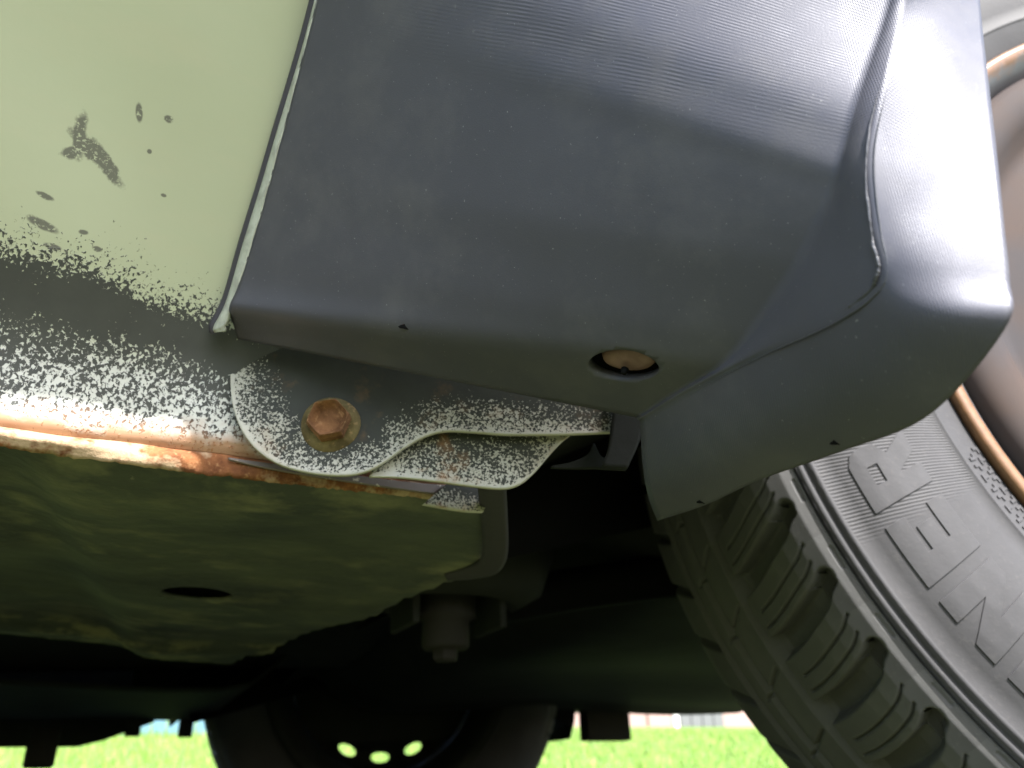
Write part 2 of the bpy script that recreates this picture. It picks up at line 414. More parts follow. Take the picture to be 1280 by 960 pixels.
low = [(300, 408), (293, 440), (289, 475), (292, 510), (303, 540), (322, 565), (350, 583), (385, 593), (425, 597), (455, 593), (480, 581),
       (505, 563), (530, 549), (556, 542), (590, 543), (630, 546), (680, 546), (725, 545), (766, 543)]
top = [(330, 400), (335, 402), (340, 404), (348, 406), (358, 408), (372, 410), (388, 412), (402, 414), (418, 417), (432, 420), (446, 422),
       (470, 426), (500, 432), (540, 440), (590, 450), (630, 458), (680, 468), (725, 476), (768, 484)]
def wear_b(i, e):
    reach = .030 if i < .38 else .016 if i < .55 else .0155
    reach *= (1+.5*math.sin(i*9)) if i < .15 else 1
    if .33 < i < .56: reach *= .75
    return min(1, e/reach*.62)
bracket = plate_from_outline('mounting_bracket', low, top, M['bracket'], car, .0, .0014, wear_b, lip=.0005)
bracket['label'] = 'rounded steel bracket speckled white and black, bolted over the sill seam'
low2 = [(462, 598), (500, 599), (545, 604), (590, 610), (628, 613), (650, 607), (668, 592), (686, 571), (700, 556), (712, 546)]
top2 = [(470, 580), (505, 555), (540, 530), (575, 525), (610, 525), (640, 525), (665, 525), (685, 525), (700, 527), (713, 528)]
pl2 = plate_from_outline('reinforcement_plate', low2, top2, M['plate'], car, -.0045, .0014, lambda i, e: min(1, e/.02*.55), n=70, m=18, lip=.0004)
pl2['label'] = 'speckled rusty lower plate half hidden behind the bolted bracket'
# bolt
def hexbolt(parent, pos, nrm):
    fl = turned('bolt_flange', [(.0090, 0), (.0095, .0006), (.0092, .0017), (.0076, .0027), (.0068, .0030)], pos, nrm, M['boltflange'], parent, 40, .02)
    Mx = frame_to(nrm); V = []; F = []
    prof = [(1.0, .0024), (1.0, .0066), (.95, .0080), (.88, .0084), (.78, .0062), (.55, .0046), (.2, .0042)]
    for (s, a) in prof:
        for k in range(48):
            t = 2*math.pi*k/48; hx = math.cos(math.pi/6)/math.cos((t % (math.pi/3))-math.pi/6)
            q = .0069*s*(hx*(1 if s > .9 else .5)+(0 if s > .9 else .5)*1.0)
            V.append(tuple(Mx @ Vector((q*math.cos(t+.2), q*math.sin(t+.2), a)) + Vector(pos)))
    F = grid_faces(len(prof), 48, True); F.append(tuple(range((len(prof)-1)*48, len(prof)*48)))
    b = mesh('bolt', V, F, M['bolt'], parent); bevel(b, .0003)
    b['label'] = 'rusty brown hex head bolt'; return b
bp = on_bracket(414, 533, .0002)
hexbolt(bracket, bp + np.array([-.371, -.928, 0])*.0004, (-.371, -.928, -.06))

# ---- dark fender cover
EDGE_R = [(396, 0), (380, 62), (360, 140), (340, 215), (327, 262), (309, 322), (294, 372), (282, 402), (279, 414)]
EDGE_L = [(393, 0), (376, 64), (346, 164), (325, 235), (303, 306), (283, 375), (267, 408), (268, 416)]
def cover():
    ed = [sill_hit(u, v, .0095) for u, v in EDGE_R]
    T0 = np.array([.0215, .0590, .312]); K0 = sill_hit(398, -35, .0095)
    m1 = .6*ed[2]+.4*ed[3]
    lerp = lambda f: T0*(1-f)+K0*f+np.array([0, -.010, 0])*math.sin(math.pi*f)*.8
    K1 = sill_hit(414, -98, .0095); K0 = ed[0]
    left = [T0, T0*.75+K1*.25, T0*.5+K1*.5, T0*.25+K1*.75, K1, K0, ed[1], ed[2], ed[3], ed[4], ed[5], ed[6], sill_hit(290, 398, .0070), sill_hit(297, 424, .0030)]
    inner_px = [(1150, -90, .128), (1130, 0, .1255), (1108, 95, .119), (1088, 190, .1150), (1094, 280, .1146), (1104, 340, .1150), (1085, 372, .1150), (1040, 402, .1150), (995, 423, .1150), (950, 443, .1150), (860, 490, .1152), (800, 526, .1155)]
    inner = np.array([np.array([.1330, .0590, .312]), np.array([.1300, .0600, .230])] + [onx(*p) for p in inner_px])
    sh = np.array([-.0012, .0030, 0])
    right = [inner[0]+sh, inner[1]+sh, inner[2]+sh, inner[3]+sh, onx(1066, 138, .1158), onx(1047, 212, .115), onx(1034, 250, .115), onx(1016, 290, .115), onx(996, 328, .115),
             onx(962, 378, .115), onx(932, 422, .115), onx(900, 458, .115), onx(846, 489, .1150), onx(796, 522, .1154)]
    n, m = 110, 90
    # rows with tight shoulders at the crease (index 2) and at the hem (index 8)
    def tight(P):
        Q = lin(P, m)
        for _ in range(3): Q[1:-1] = .25*Q[:-2]+.5*Q[1:-1]+.25*Q[2:]
        return Q
    Lr = tight(left); Rr = tight(right)
    V = []
    for i in range(n):
        s = i/(n-1)
        for j in range(m):
            t = j/(m-1)*13
            p = Lr[j]*(1-s)+Rr[j]*s
            n_ = np.array([-.5, -.75, -.43])
            crease = math.exp(-((t-5.0)/.5)**2)*.0009*min(1, s*2)
            hem = math.exp(-((t-11.5)/.55)**2)*.0030*max(0, 1-s*1.15)
            hol = -.0025*math.sin(math.pi*s)*math.exp(-((t-8)/3)**2)
            p = p + n_*(crease*.5+hem+hol*.5)
            V.append(p)
    F = grid_faces(n, m, flip=True)
    # facet C between the panel's end and the lip
    outer_px = [(1222, -90, .0600), (1225, 0, .0605), (1235, 95, .0612), (1246, 190, .0620), (1255, 280, .0630), (1262, 350, .0640), (1257, 410, .0660)]
    outer = [np.array([.180, .0590, .312]), np.array([.168, .0598, .245])] + [ony(*p) for p in outer_px] + [onx(1160, 520, .128), onx(1050, 565, .129), onx(950, 600, .130), onx(880, 632, .132), onx(822, 651, .1355)]
    outer = np.array(outer)
    # panel end resampled from crease row to the bottom, joined to the lip's inner line
    b0 = len(V); nn = m; mm = 8
    Pe = np.array(V[(n-1)*m:n*m]); Pi = crom(inner, m)
    for i in range(nn):
        for k in range(mm):
            f = k/(mm-1); p = Pe[i]*(1-f)+Pi[i]*f; p = p+np.array([-.0004, -.0002, -.0002])*math.sin(math.pi*f); V.append(p)
    F += [tuple(b0+q for q in f) for f in grid_faces(nn, mm, flip=False)]
    b1 = len(V); nl = m; ml = 26
    Li = crom(inner, nl); Lo = crom(outer, nl)
    for i in range(nl):
        g = i/(nl-1)*13
        side = max(0., min(1., (7.2-g)/1.6)); side = side*side*(3-2*side)
        c = Lo[i]-Li[i]; wdt = np.linalg.norm(c)
        for k in range(ml):
            f = k/(ml-1)
            bul = math.sin(math.pi*f)
            out = np.array([-.35, -.90, .1])*side + np.array([-.55, -.25, -.8])*(1-side)
            p = Li[i]+c*f + out*bul*wdt*(.035*side+.13*(1-side))
            p = p + np.array([0, 0, 1.])*.0016*bul*math.exp(-((g-7.0)/.35)**2)
            V.append(p)
    F += [tuple(b1+q for q in f) for f in grid_faces(nl, ml, flip=False)]
    o = mesh('fender_cover', V, F, M['plastic'], car)
    o['label'] = 'satin black fender cover with rippled top and rounded lip before the tyre'
    bm = bmesh.new(); bm.from_mesh(o.data); bmesh.ops.remove_doubles(bm, verts=bm.verts, dist=.00006); bmesh.ops.recalc_face_normals(bm, faces=bm.faces)
    # make normals look outwards (towards the lens side)
    s = sum(f.normal.y*f.calc_area() for f in bm.faces)
    if s > 0: bmesh.ops.reverse_faces(bm, faces=bm.faces)
    bm.to_mesh(o.data); bm.free()
    o.data.polygons.foreach_set('use_smooth', [True]*len(o.data.polygons))
    solid(o, .0026)
    return o, Li, Lo
cov, LI, LO = cover()

# cut the plug hole through the cover (boolean applied here, cutter removed)
from mathutils.bvhtree import BVHTree
def hit(o, u, v):
    deps = bpy.context.evaluated_depsgraph_get(); bv = BVHTree.FromObject(o, deps)
    d = Vector(ray(u, v)).normalized(); loc, nr, i, dist = bv.ray_cast(Vector((0, 0, H)), d)
    if loc is None: return None, None
    if nr.dot(d) > 0: nr = -nr
    return loc - Vector((0, 0, H)), nr
bpy.context.view_layer.update()
def squash(o, pos, f):
    """flatten a turned piece along the picture's upright within its surface"""
    for v in o.data.vertices:
        d = v.co-Vector(pos)-Vector((0, 0, H)); a = d.dot(SQ); v.co -= SQ*a*(1-f)
    return o
def cut_hole(o, pos, nrm, r, depth=.02, f=1.0):
    c = turned('cutter', [(r, -depth), (r, depth)], pos, nrm, M['black'], None, 40)
    if f != 1: squash(c, pos, f)
    md = o.modifiers.new('hole', 'BOOLEAN'); md.object = c; md.operation = 'DIFFERENCE'; md.solver = 'EXACT'
    bpy.context.view_layer.update()
    me = bpy.data.meshes.new_from_object(o.evaluated_get(bpy.context.evaluated_depsgraph_get()))
    o.modifiers.clear(); o.data = me; bpy.data.objects.remove(c)
hp, hn = hit(cov, 779, 458)
SQ = (Vector(UP)-Vector(hn)*Vector(UP).dot(hn)).normalized()
if hp is not None:
    cut_hole(cov, hp, hn, .0094, .006, .56)
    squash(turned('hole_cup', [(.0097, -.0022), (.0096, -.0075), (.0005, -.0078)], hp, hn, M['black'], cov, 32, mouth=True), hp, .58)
    sc_ = squash(turned('retaining_screw', [(.0076, -.0070), (.0076, -.0032), (.0066, -.0016), (.0040, -.0010), (.0010, -.0009)], hp + Vector(RT)*.0008 + Vector(UP)*.0004, hn, M['screw'], cov, 32, .04), hp, .56)
    sc_['label'] = 'rusty pinkish retaining screw deep in the cover'
    turned('screw_slot', [(.0010, -.0016), (.0008, -.0003), (.0003, .0001)], hp - Vector(UP)*.0018, hn, M['black'], cov, 12)
# pale cut edge of the cover along its rear end
def cut_edge():
    Lp = crom([sill_hit(u, v, .0062) for u, v in EDGE_L], 60); Rp = crom([sill_hit(u, v, .0098) for u, v in EDGE_R], 60)
    V = []; 
    for i in range(60):
        jit = .00025*math.sin(i*.9)+.00012*math.sin(i*2.9+1)
        for k in range(4):
            f = k/3; V.append(Lp[i]*(1-f)+(Rp[i]+np.array([jit, 0, 0]))*f)
    o = mesh('cut_edge', V, grid_faces(60, 4, flip=True), M['edge'], cov); o['label'] = 'pale chipped cut edge of the cover'
    return solid(o, .0010)
cut_edge()
def gap_shade():  # dark strip added along the edge, its colour stands in for the shadow line
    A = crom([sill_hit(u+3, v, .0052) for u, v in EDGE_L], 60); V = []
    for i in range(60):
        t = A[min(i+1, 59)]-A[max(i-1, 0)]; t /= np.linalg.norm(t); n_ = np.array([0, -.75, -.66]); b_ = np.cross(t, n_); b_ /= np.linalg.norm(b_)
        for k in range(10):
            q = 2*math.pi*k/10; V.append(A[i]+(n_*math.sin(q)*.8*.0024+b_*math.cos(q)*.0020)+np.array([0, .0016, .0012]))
    mesh('edge_shade_strip', V, grid_faces(60, 10, True), M['gap_shade'], cov)['label'] = 'dark strip standing in for the shadow line under the rear edge of the cover'
gap_shade()
# rough bead in the corner between panel and lip
def bead():
    n = 300; m = 10; V = []; F = []
    P = crom(np.array([LI[int(i)] for i in np.linspace(28, 82, 26)]), n)
    rad = np.convolve(rng.normal(size=n+20), np.ones(9)/7, 'same')[10:10+n]; wob = np.convolve(rng.normal(size=n+40), np.ones(21)/14, 'same')[20:20+n]
    for line, (off, r0) in enumerate(((-.0007, .00016), (.0009, .00026))):
        b = len(V)
        for i in range(n):
            t = P[min(i+1, n-1)]-P[max(i-1, 0)]; t = t/np.linalg.norm(t)
            a = np.cross(t, [-.7, -.6, .1]); a /= np.linalg.norm(a); c = np.cross(t, a)
            fade = min(1, i/50)*(1 if i < 170 else .75)*min(1, (n-1-i)/60)+.02
            r = r0*(1+(.2+line*.4)*rad[i])*fade
            o_ = off + (.0003*wob[i]*line)
            for k in range(m):
                q = 2*math.pi*k/m; V.append(P[i]+a*o_+(a*math.cos(q)*1.3+c*math.sin(q))*r)
        F += [tuple(b+q for q in f) for f in grid_faces(n, m, True)]
    mesh('corner_bead', V, F, M['bead'], cov)['label'] = 'rough black bead in the corner of the cover'
bead()
# little chips and scars on the cover
for (u, v, a_, b_) in ((507, 408, .0017, .0009), (1046, 553, .0014, .0006), (877, 627, .0012, .0006)):
    p, nr = hit(cov, u, v)
    if p is None: continue
    Mx = frame_to(nr); V = []
    for (s, hgt) in ((1, .00002), (.8, .00012), (.3, .00006)):
        for k in range(12):
            t = 2*math.pi*k/12; q = s*(1+.25*math.sin(3*t+u)); x = Mx @ Vector((0, 0, hgt)); 
            V.append(np.array(p)+np.array(x)+q*(a_*math.cos(t)*np.array(RT)+b_*math.sin(t)*np.array(UP)))
    F = grid_faces(3, 12, True); F.append(tuple(range(24, 36)))
    mesh('chip', V, F, M['black'], cov)

# ---- dark strap and torn inner edge under the cover
def on_strap(u, v, off=0): d = ray(u, v); return d*((.249+.008-.006-off)/(d[1]+.4*d[0]))
st_l = [on_strap(u, v) for u, v in ((770, 470), (768, 500), (764, 530), (760, 560), (752, 583))]
st_r = [on_strap(u, v) for u, v in ((815, 470), (812, 500), (806, 530), (796, 560), (784, 586))]
strap = strip_between('cover_strap', st_l, st_r, M['strap'], car, .0016, n=24)
strap['label'] = 'dark cracked strap hanging below the cover'
tp = [on_bracket(u, v, -.006) for u, v in ((690, 583), (715, 578), (735, 568), (742, 555), (752, 572), (770, 570))]
bt = [on_bracket(u, v, -.006) for u, v in ((688, 585), (712, 586), (730, 586), (745, 586), (760, 587), (782, 588))]
strip_between('torn_edge', bt, tp, M['strap'], car, .0014, n=24)['label'] = 'torn dark plastic edge behind the strap'

# ---- underbody
def floor_pan():
    xs = np.linspace(-1.9, -.32, 40).tolist() + np.linspace(-.30, .172, 140).tolist(); ys = np.linspace(.2575, .86, 110)
    V = []
    for x in xs:
        for y in ys:
            z = .0945
            # raised step towards the rear, low rib, rolled front end and tunnel side
            stp = 1/(1+math.exp(-((.002+.13*(y-.26)-.035)-x)*220)); z += .009*stp
            z += .012*max(0, 1-(y-.2575)/.012)*.4
            z -= .004*math.exp(-((y-.44)/.03)**2)*(1/(1+math.exp(-(x+.02)*120)))
            z -= .0035*math.exp(-((y-.60)/.018)**2)
            z += .0012*math.sin(x*31+y*17)+.0008*math.sin(y*60+x*9)
            xr = float(np.interp(y, [.255, .335, .62, .9], [.120, .150, .10, .06]))
            if x > xr: q = (x-xr)/.03; z += .05*min(q*4, 2.2)
            if y > .655+.05*math.sin(x*6): q = (y-.655-.05*math.sin(x*6))/.2; z += .075*min(1, q*3.0)
            V.append((x, y, z))
    o = mesh('floor_pan', V, grid_faces(len(xs), len(ys)), M['under'], car)
    o['label'] = 'grimy green stained floor pan underside behind the sill'
    solid(o, .002, 1)
    return o
fp = floor_pan(); bpy.context.view_layer.update()
hp2, hn2 = hit(fp, 246, 743)
if hp2 is not None:
    SQ = Vector((0, 1, 0))
    cut_hole(fp, hp2, Vector((0, 0, -1)), .0170, .01, .68)
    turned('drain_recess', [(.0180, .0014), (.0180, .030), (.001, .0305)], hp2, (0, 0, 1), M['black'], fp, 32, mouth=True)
# front end of the rail: pale galvanised rim with a rounded corner
rim_px = [(632, 600), (634, 640), (635, 680), (631, 702), (618, 716), (590, 722), (560, 724)]
P1 = crom([onz(u, v, .0905) for u, v in rim_px], 50); P2 = crom([onz(u, v, .0918) for u, v in ((598, 606), (601, 640), (604, 676), (602, 694), (596, 703), (580, 710), (556, 716))], 50)
V = []
for i in range(50):
    for k in range(7):
        f = k/6; V.append(P1[i]*(1-f)+P2[i]*f + np.array([0, 0, -.0009])*math.sin(math.pi*f))
solid(mesh('rail_end_rim', V, grid_faces(50, 7), M['post'], car), .0016, 0)['label'] = 'pale rolled rim at the front end of the floor rail'
# bushing and its housing
bc = onz(557, 800, .0895)
turned('mount_bushing', [(.020, .05), (.020, .016), (.0205, .014), (.0155, .012), (.0155, -.004), (.0140, -.006), (.004, -.006)], bc, (0, 0, 1), M['alu'], car, 32)['label'] = 'dull metal suspension mount hanging under the car'
turned('mount_nut', [(.0085, -.0055), (.0085, -.0120), (.0070, -.0135), (.002, -.0135)], bc, (0, 0, 1), M['alu'], car, 6, smooth=False)
for sx in (-1, 1):
    box('mount_ear', (bc[0]+sx*.030, bc[1]-.004, bc[2]+.030), (.005, .046, .050), M['dark'], car, bev=.0015)
hc = bc + np.array([.0, .0, .028])
V = []
for i in range(40):
    t = 2*math.pi*i/40
    for (r, z) in ((.026, .012), (.030, .0), (.040, -.004), (.052, .004), (.060, .030)):
        V.append(hc+np.array([r*math.cos(t)*1.25, r*math.sin(t), z]))
F = [(i*5+k, i*5+k+1, ((i+1) % 40)*5+k+1, ((i+1) % 40)*5+k) for i in range(40) for k in range(4)]
solid(mesh('mount_housing', V, F, M['dark'], car), .003)['label'] = 'dark pressed housing round the suspension mount'
V = []
for i in range(30):
    f = i/29
    for k in range(10):
        q = 2*math.pi*k/10; c = bc + np.array([.04+.30*f, .02-.22*f*f, .030+.02*math.sin(math.pi*f)]); V.append(c+np.array([0, math.cos(q)*.024, math.sin(q)*.016]))
mesh('control_arm', V, grid_faces(30, 10, True), M['black'], car)
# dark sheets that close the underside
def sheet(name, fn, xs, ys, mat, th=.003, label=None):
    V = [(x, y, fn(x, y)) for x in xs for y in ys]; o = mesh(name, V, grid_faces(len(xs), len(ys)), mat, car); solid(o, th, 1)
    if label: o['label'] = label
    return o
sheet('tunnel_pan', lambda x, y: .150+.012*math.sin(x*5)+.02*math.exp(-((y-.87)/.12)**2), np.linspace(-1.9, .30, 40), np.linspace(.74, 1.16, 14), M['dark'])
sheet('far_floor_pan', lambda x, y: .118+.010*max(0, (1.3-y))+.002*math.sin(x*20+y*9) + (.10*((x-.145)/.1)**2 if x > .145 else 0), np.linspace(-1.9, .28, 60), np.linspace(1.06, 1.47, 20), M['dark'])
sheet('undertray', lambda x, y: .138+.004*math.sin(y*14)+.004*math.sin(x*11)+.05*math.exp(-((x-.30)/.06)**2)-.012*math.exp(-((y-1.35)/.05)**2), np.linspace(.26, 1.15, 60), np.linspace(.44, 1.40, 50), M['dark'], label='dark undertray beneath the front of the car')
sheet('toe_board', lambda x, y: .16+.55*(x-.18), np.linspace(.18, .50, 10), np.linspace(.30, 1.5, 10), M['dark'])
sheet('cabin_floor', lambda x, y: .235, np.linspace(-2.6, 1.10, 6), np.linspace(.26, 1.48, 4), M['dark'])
# wheel arch liners
def liner(name, y0, y1, a0):
    V = []; n = 40
    for i in range(n):
        t = R(a0-(a0+20)*i/(n-1)); ribs = .002*math.sin(i*1.2)
        for y in np.linspace(y0, y1, 8): V.append((.458+(.338+ribs)*math.cos(t), y, .195+(.338+ribs)*math.sin(t)))
    return solid(mesh(name, V, grid_faces(n, 8), M['black'], car), .002, 0)
liner('wheel_arch_liner', .262, .42, 193); liner('wheel_arch_liner', 1.36, 1.66, 193)
for (y, s) in ((.42, 1), (1.36, -1)):
    V = []; n = 30
    for i in range(n):
        t = R(196-212*i/(n-1)); V += [(.458+.338*math.cos(t), y, .195+.338*math.sin(t)), (.458+.10*math.cos(t), y+.002*s, .195+.10*math.sin(t))]
    solid(mesh('inner_wing', V, grid_faces(n, 2), M['black'], car), .002, 0)
# block hanging from the undertray's far side, and small round hanger
kc = ony(756, 905, 1.37)
box('hanging_bracket', (kc[0], 1.37, kc[2]), (.095, .03, .058), M['alu'], car, bev=.004)['label'] = 'grey square bracket hanging below the far side of the undertray'
pc = ony(50, 946, 1.34)
turned('exhaust_hanger', [(.019, .035), (.019, -.010), (.016, -.014), (.004, -.014)], pc, (0, 0, 1), M['alu'], car, 24)['label'] = 'grey round hanger below the far sill'
for (u, v0, v1, wd) in ((166, 905, 921, .022), (232, 900, 922, .022)):
    a = ony(u, v1, 1.46); b = ony(u, v0, 1.46)
    box('sill_tab', ((a[0]+b[0])/2, 1.46, (a[2]+b[2])/2+.015), (wd, .004, abs(b[2]-a[2])+.03), M['dark'], car, bev=.002)
# far sill
V = []; xs = np.linspace(-1.9, .09, 60)
for x in xs:
    lift_ = .035*max(0., min(1., (x-.0)/.09))
    for (y, z) in [(1.475, .078+lift_), (1.478, .10+lift_*.6), (1.50, .135), (1.56, .20), (1.64, .28), (1.676, .305)]: V.append((x, y, z))
solid(mesh('far_sill', V, grid_faces(len(xs), 6), M['dark'], car), .002, 0)

box('far_fender_inner', (.13, 1.53, .245), (.16, .012, .25), M['dark'], car)
# ---- outer body above the frame
def body():
    yn, yf = .0662, 2*CY-.0662
    z0 = .305+H
    arch = lambda cx: [(cx+.354*math.cos(R(t)), .305+.354*math.sin(R(t))) for t in np.linspace(162.7, 17.3, 25)]
    for side, y in (('near', yn), ('far', yf)):
        out = [(-2.70, .34), (-2.40, .34)] + [(-2.04+.354*math.cos(R(t)), .305+.354*math.sin(R(t))) for t in np.linspace(173, 17.3, 25)] + [(-1.70, z0), (.118, z0)] + arch(.458) + [(.80, .26), (1.24, .26), (1.27, .45), (1.20, .72), (.95, .80), (.40, .93), (-2.72, .97), (-2.76, .7)]
        n = len(out); V = [(a, y, b) for a, b in out]
        o = mesh('side_panel', V, [tuple(range(n))], M['body'], car, False, lift=False); solid(o, .0012, 1 if side == 'far' else -1)
        # greenhouse
        gy = .02 if side == 'near' else -.02; ry = .17 if side == 'near' else -.17
        G = [(.40, y+gy, .94), (-.35, y+ry, 1.42), (-1.75, y+ry, 1.45), (-2.55, y+gy+ry*.4, 1.05), (-2.70, y+gy, .98)]
        mesh('side_glass', G, [tuple(range(5))], M['glass'], car, False, lift=False)
    prof = [(1.24, .26), (1.27, .45), (1.20, .72), (.95, .80), (.40, .935)]
    V = []; 
    for (x, z) in prof: V += [(x, yn+.002, z), (x+.05 if x > 1 else x, CY, z+.03), (x, yf-.002, z)]
    solid(mesh('hood', V, grid_faces(5, 3), M['body'], car, lift=False), .0015)
    prof = [(-.35, 1.422), (-1.0, 1.46), (-1.75, 1.452)]
    V = []
    for (x, z) in prof: V += [(x, yn+.17, z), (x, CY, z+.03), (x, yf-.17, z)]
    solid(mesh('roof', V, grid_faces(3, 3), M['body'], car, lift=False), .0015)
    mesh('windscreen', [(.40, yn+.02, .94), (.40, yf-.02, .94), (-.35, yf-.17, 1.42), (-.35, yn+.17, 1.42)], [(0, 1, 2, 3)], M['glass'], car, False, lift=False)
    mesh('rear_window', [(-1.75, yn+.17, 1.45), (-1.75, yf-.17, 1.45), (-2.70, yf-.02, .98), (-2.70, yn+.02, .98)], [(0, 1, 2, 3)], M['glass'], car, False, lift=False)
    V = []
    for (x, z) in [(-2.70, .975), (-2.76, .7), (-2.72, .34)]: V += [(x, yn+.002, z), (x-.03, CY, z), (x, yf-.002, z)]
    solid(mesh('tailgate', V, grid_faces(3, 3), M['body'], car, lift=False), .0015)
    V = [(x, y, .30+.02*math.sin(x)) for x in (-2.7, -1.9) for y in (yn+.1, yf-.1)]
    mesh('rear_floor', V, [(0, 1, 3, 2)], M['dark'], car, False, lift=False)
body()

# ---- wheels
WC = (.5008, .1162, .3035); STEER = R(-22)
SIDE = [(.2015, -.0150), (.2040, -.0120), (.2080, -.0098), (.2150, -.0068), (.2190, -.0053), (.2196, -.0051), (.2200, -.0044), (.2206, -.0044), (.2212, -.0050), (.2284, -.0032), (.236, -.0014), (.246, -.0004), (.256, -.0010),
        (.266, -.0032), (.274, -.0064), (.2798, -.0095), (.2808, -.0090), (.2822, -.0092), (.2830, -.0112), (.2838, -.0118), (.2850, -.0108), (.2866, -.0118), (.2872, -.0140)]
def side_a(r):
    rs = [p[0] for p in SIDE]; return float(np.interp(r, rs, [p[1] for p in SIDE]))
TW = .198                                                # tread: from the outer to the inner shoulder
def tread_path(w):
    """(r, a) at distance w (m) from the shoulder rib"""
    pts = np.array([(.2872, -.0140), (.2930, -.0165), (.2980, -.0215), (.3015, -.0290), (.3035, -.0400), (.3045, -.060), (.3050, -.105)])
    pts = np.vstack([pts, [(r, -.210-a) for r, a in pts[::-1][1:]]])
    L = np.concatenate([[0], np.cumsum(np.linalg.norm(np.diff(pts, axis=0), axis=1))])
    w = np.asarray(w); return np.interp(w, L, pts[:, 0]), np.interp(w, L, pts[:, 1]), L[-1]
NB = 60
def sst(x, a, b): t = np.clip((x-a)/(b-a), 0, 1); return t*t*(3-2*t)
def tread_tile():
    ns = 54; Ltot = tread_path(0.0)[2]
    wv = np.concatenate([np.arange(0, .076, .00064), np.linspace(.0764, Ltot-.012, 60), np.linspace(Ltot-.01, Ltot, 5)])
    s = np.linspace(0, 1, ns+1); P = 2*math.pi*.290/NB*1000           # pitch in mm
    Sg, Wg = np.meshgrid(s, wv*1000, indexing='ij')
    h = np.zeros_like(Sg)
    def band(center, half, w0, w1, depth, edge=.55, r0=None):
        nonlocal h
        for k in (-2, -1, 0, 1, 2):
            d = np.abs((Sg+k)*P-center)-half
            g = (1-sst(d, -edge, edge))*sst(Wg, w0, w0+edge*3)*(1-sst(Wg, w1, w1+edge*2))
            h = np.minimum(h, -depth*g)
    skew = .34*(Wg-12)-.0022*(Wg-12)**2 - 2.2*np.exp(-((Wg-11)/4.5)**2)
    band(18.5+skew, 4.9*np.clip(.45+np.sqrt(np.clip((Wg-7.5)/10, 0, 1))*.65, 0, 1), 7.0, 76, 8.5, 1.0)
    # the block's rounded outer end: low scoop that follows the groove's mouth
    band(15.0+.9*(Wg-7), 1.4, 6.0, 11.0, 1.6, .9)
    band(2.6+skew, .30, 11, 66, 3.2, .30)
    band(9.2+skew, .30, 12, 69, 3.2, .30)
    # stepped notch beside the shoulder rib
    band(10.5, 5.0, 1.0, 2.6, .8, .30)
    h = np.where(Wg < 1.0, -0.6*(1-sst(Wg, .2, 1.0)), h)
    # raised bead marks
    for (c, w0) in ((1.4, 4.0), (8.0, 5.6), (5.6, 21.0), (13.2, 18.5), (6.0, 38.0), (13.6, 32.0)):
        for k in (-1, 0, 1):
            d2 = np.sqrt(((Sg+k)*P-c)**2+(Wg-w0)**2); h = h+.55*(1-sst(d2, .5, 1.5))*(h > -2)
    # round grooves and the inner ribs
    LT = Ltot*1000
    for (a, b) in ((74, 82), (108, 116), (LT-66, LT-58)):
        g = sst(Wg, a, a+1.6)*(1-sst(Wg, b-1.6, b)); h = np.minimum(h, -6.5*g)
    for k in (-2, -1, 0, 1, 2):
        d = np.abs((Sg+k)*P-(6+.35*(Wg-82)))-.5; g = (1-sst(d, -.5, .5))*sst(Wg, 86, 88)*(1-sst(Wg, LT-74, LT-72)); h = np.minimum(h, -3.5*g)
        d = np.abs((Sg+k)*P-(18-.3*(Wg-LT+50)))-2.6; g = (1-sst(d, -.6, .6))*sst(Wg, LT-56, LT-54)*(1-sst(Wg, LT-12, LT-8)); h = np.minimum(h, -5*g)
    V = []
    r, a, _ = tread_path(wv); dr = np.gradient(r, wv); da = np.gradient(a, wv); nn = np.hypot(dr, da)+1e-9
    nr, na = -da/nn, dr/nn                                # outward normal of the path
    for i in range(ns+1):
        th = (s[i]-.5)*2*math.pi/NB
        for j in range(len(wv)):
            q = h[i, j]/1000; rr = r[j]+nr[j]*q; aa = a[j]+na[j]*q
            V.append((rr*math.cos(th), -aa, rr*math.sin(th)))
    me = bpy.data.meshes.new('tread_block'); me.from_pydata(V, [], grid_faces(ns+1, len(wv), flip=True)); me.update()
    me.polygons.foreach_set('use_smooth', [True]*len(me.polygons)); me.materials.append(M['tread'])
    return me
def wheel_disc(n=14, rh=.135, aa=.017, bb=.009):
    """pressed steel disc with vent holes: (verts, faces), local to the wheel"""
    V = []; F = []; m = 24
    def dish(r): return float(np.interp(r, [.03, .05, .075, .09, .105, .12, .150, .163, .172], [-.040, -.040, -.050, -.048, -.040, -.036, -.046, -.066, -.070]))
    r0, r1 = .108, .160
    for k in range(n):
        t0 = 2*math.pi*(k+.5)/n; half = math.pi/n; b = len(V)
        for ring in range(4):
            for j in range(m):
                q = 2*math.pi*j/m; c, s = math.cos(q), math.sin(q)
                ex, ey = aa*c, bb*s
                kx = max(abs(c), abs(s)); bx, by = c/kx, s/kx
                rr_b = (r0+r1)/2+by*(r1-r0)/2; tb = bx*half
                f = (0, .25, .6, 1)[ring]
                rr = (rh+ey)*(1-f)+rr_b*f; tt = (ex/rh)*(1-f)+tb*f
                V.append((rr*math.cos(t0-tt), -dish(rr)+(.003 if ring == 0 else 0), rr*math.sin(t0-tt)))
        for ring in range(3):
            for j in range(m):
                j2 = (j+1) % m; F.append((b+ring*m+j, b+ring*m+j2, b+(ring+1)*m+j2, b+(ring+1)*m+j))
    for (ra, rb) in ((np.linspace(.02, r0, 10), None), (np.linspace(r1, .172, 4), None)):
        b = len(V); nn = 112
        for r in ra:
            for k in range(nn): t = 2*math.pi*k/nn; V.append((r*math.cos(t), -dish(r), r*math.sin(t)))
        F += [tuple(b+q for q in f) for f in grid_faces(len(ra), nn, True)]
    return V, F
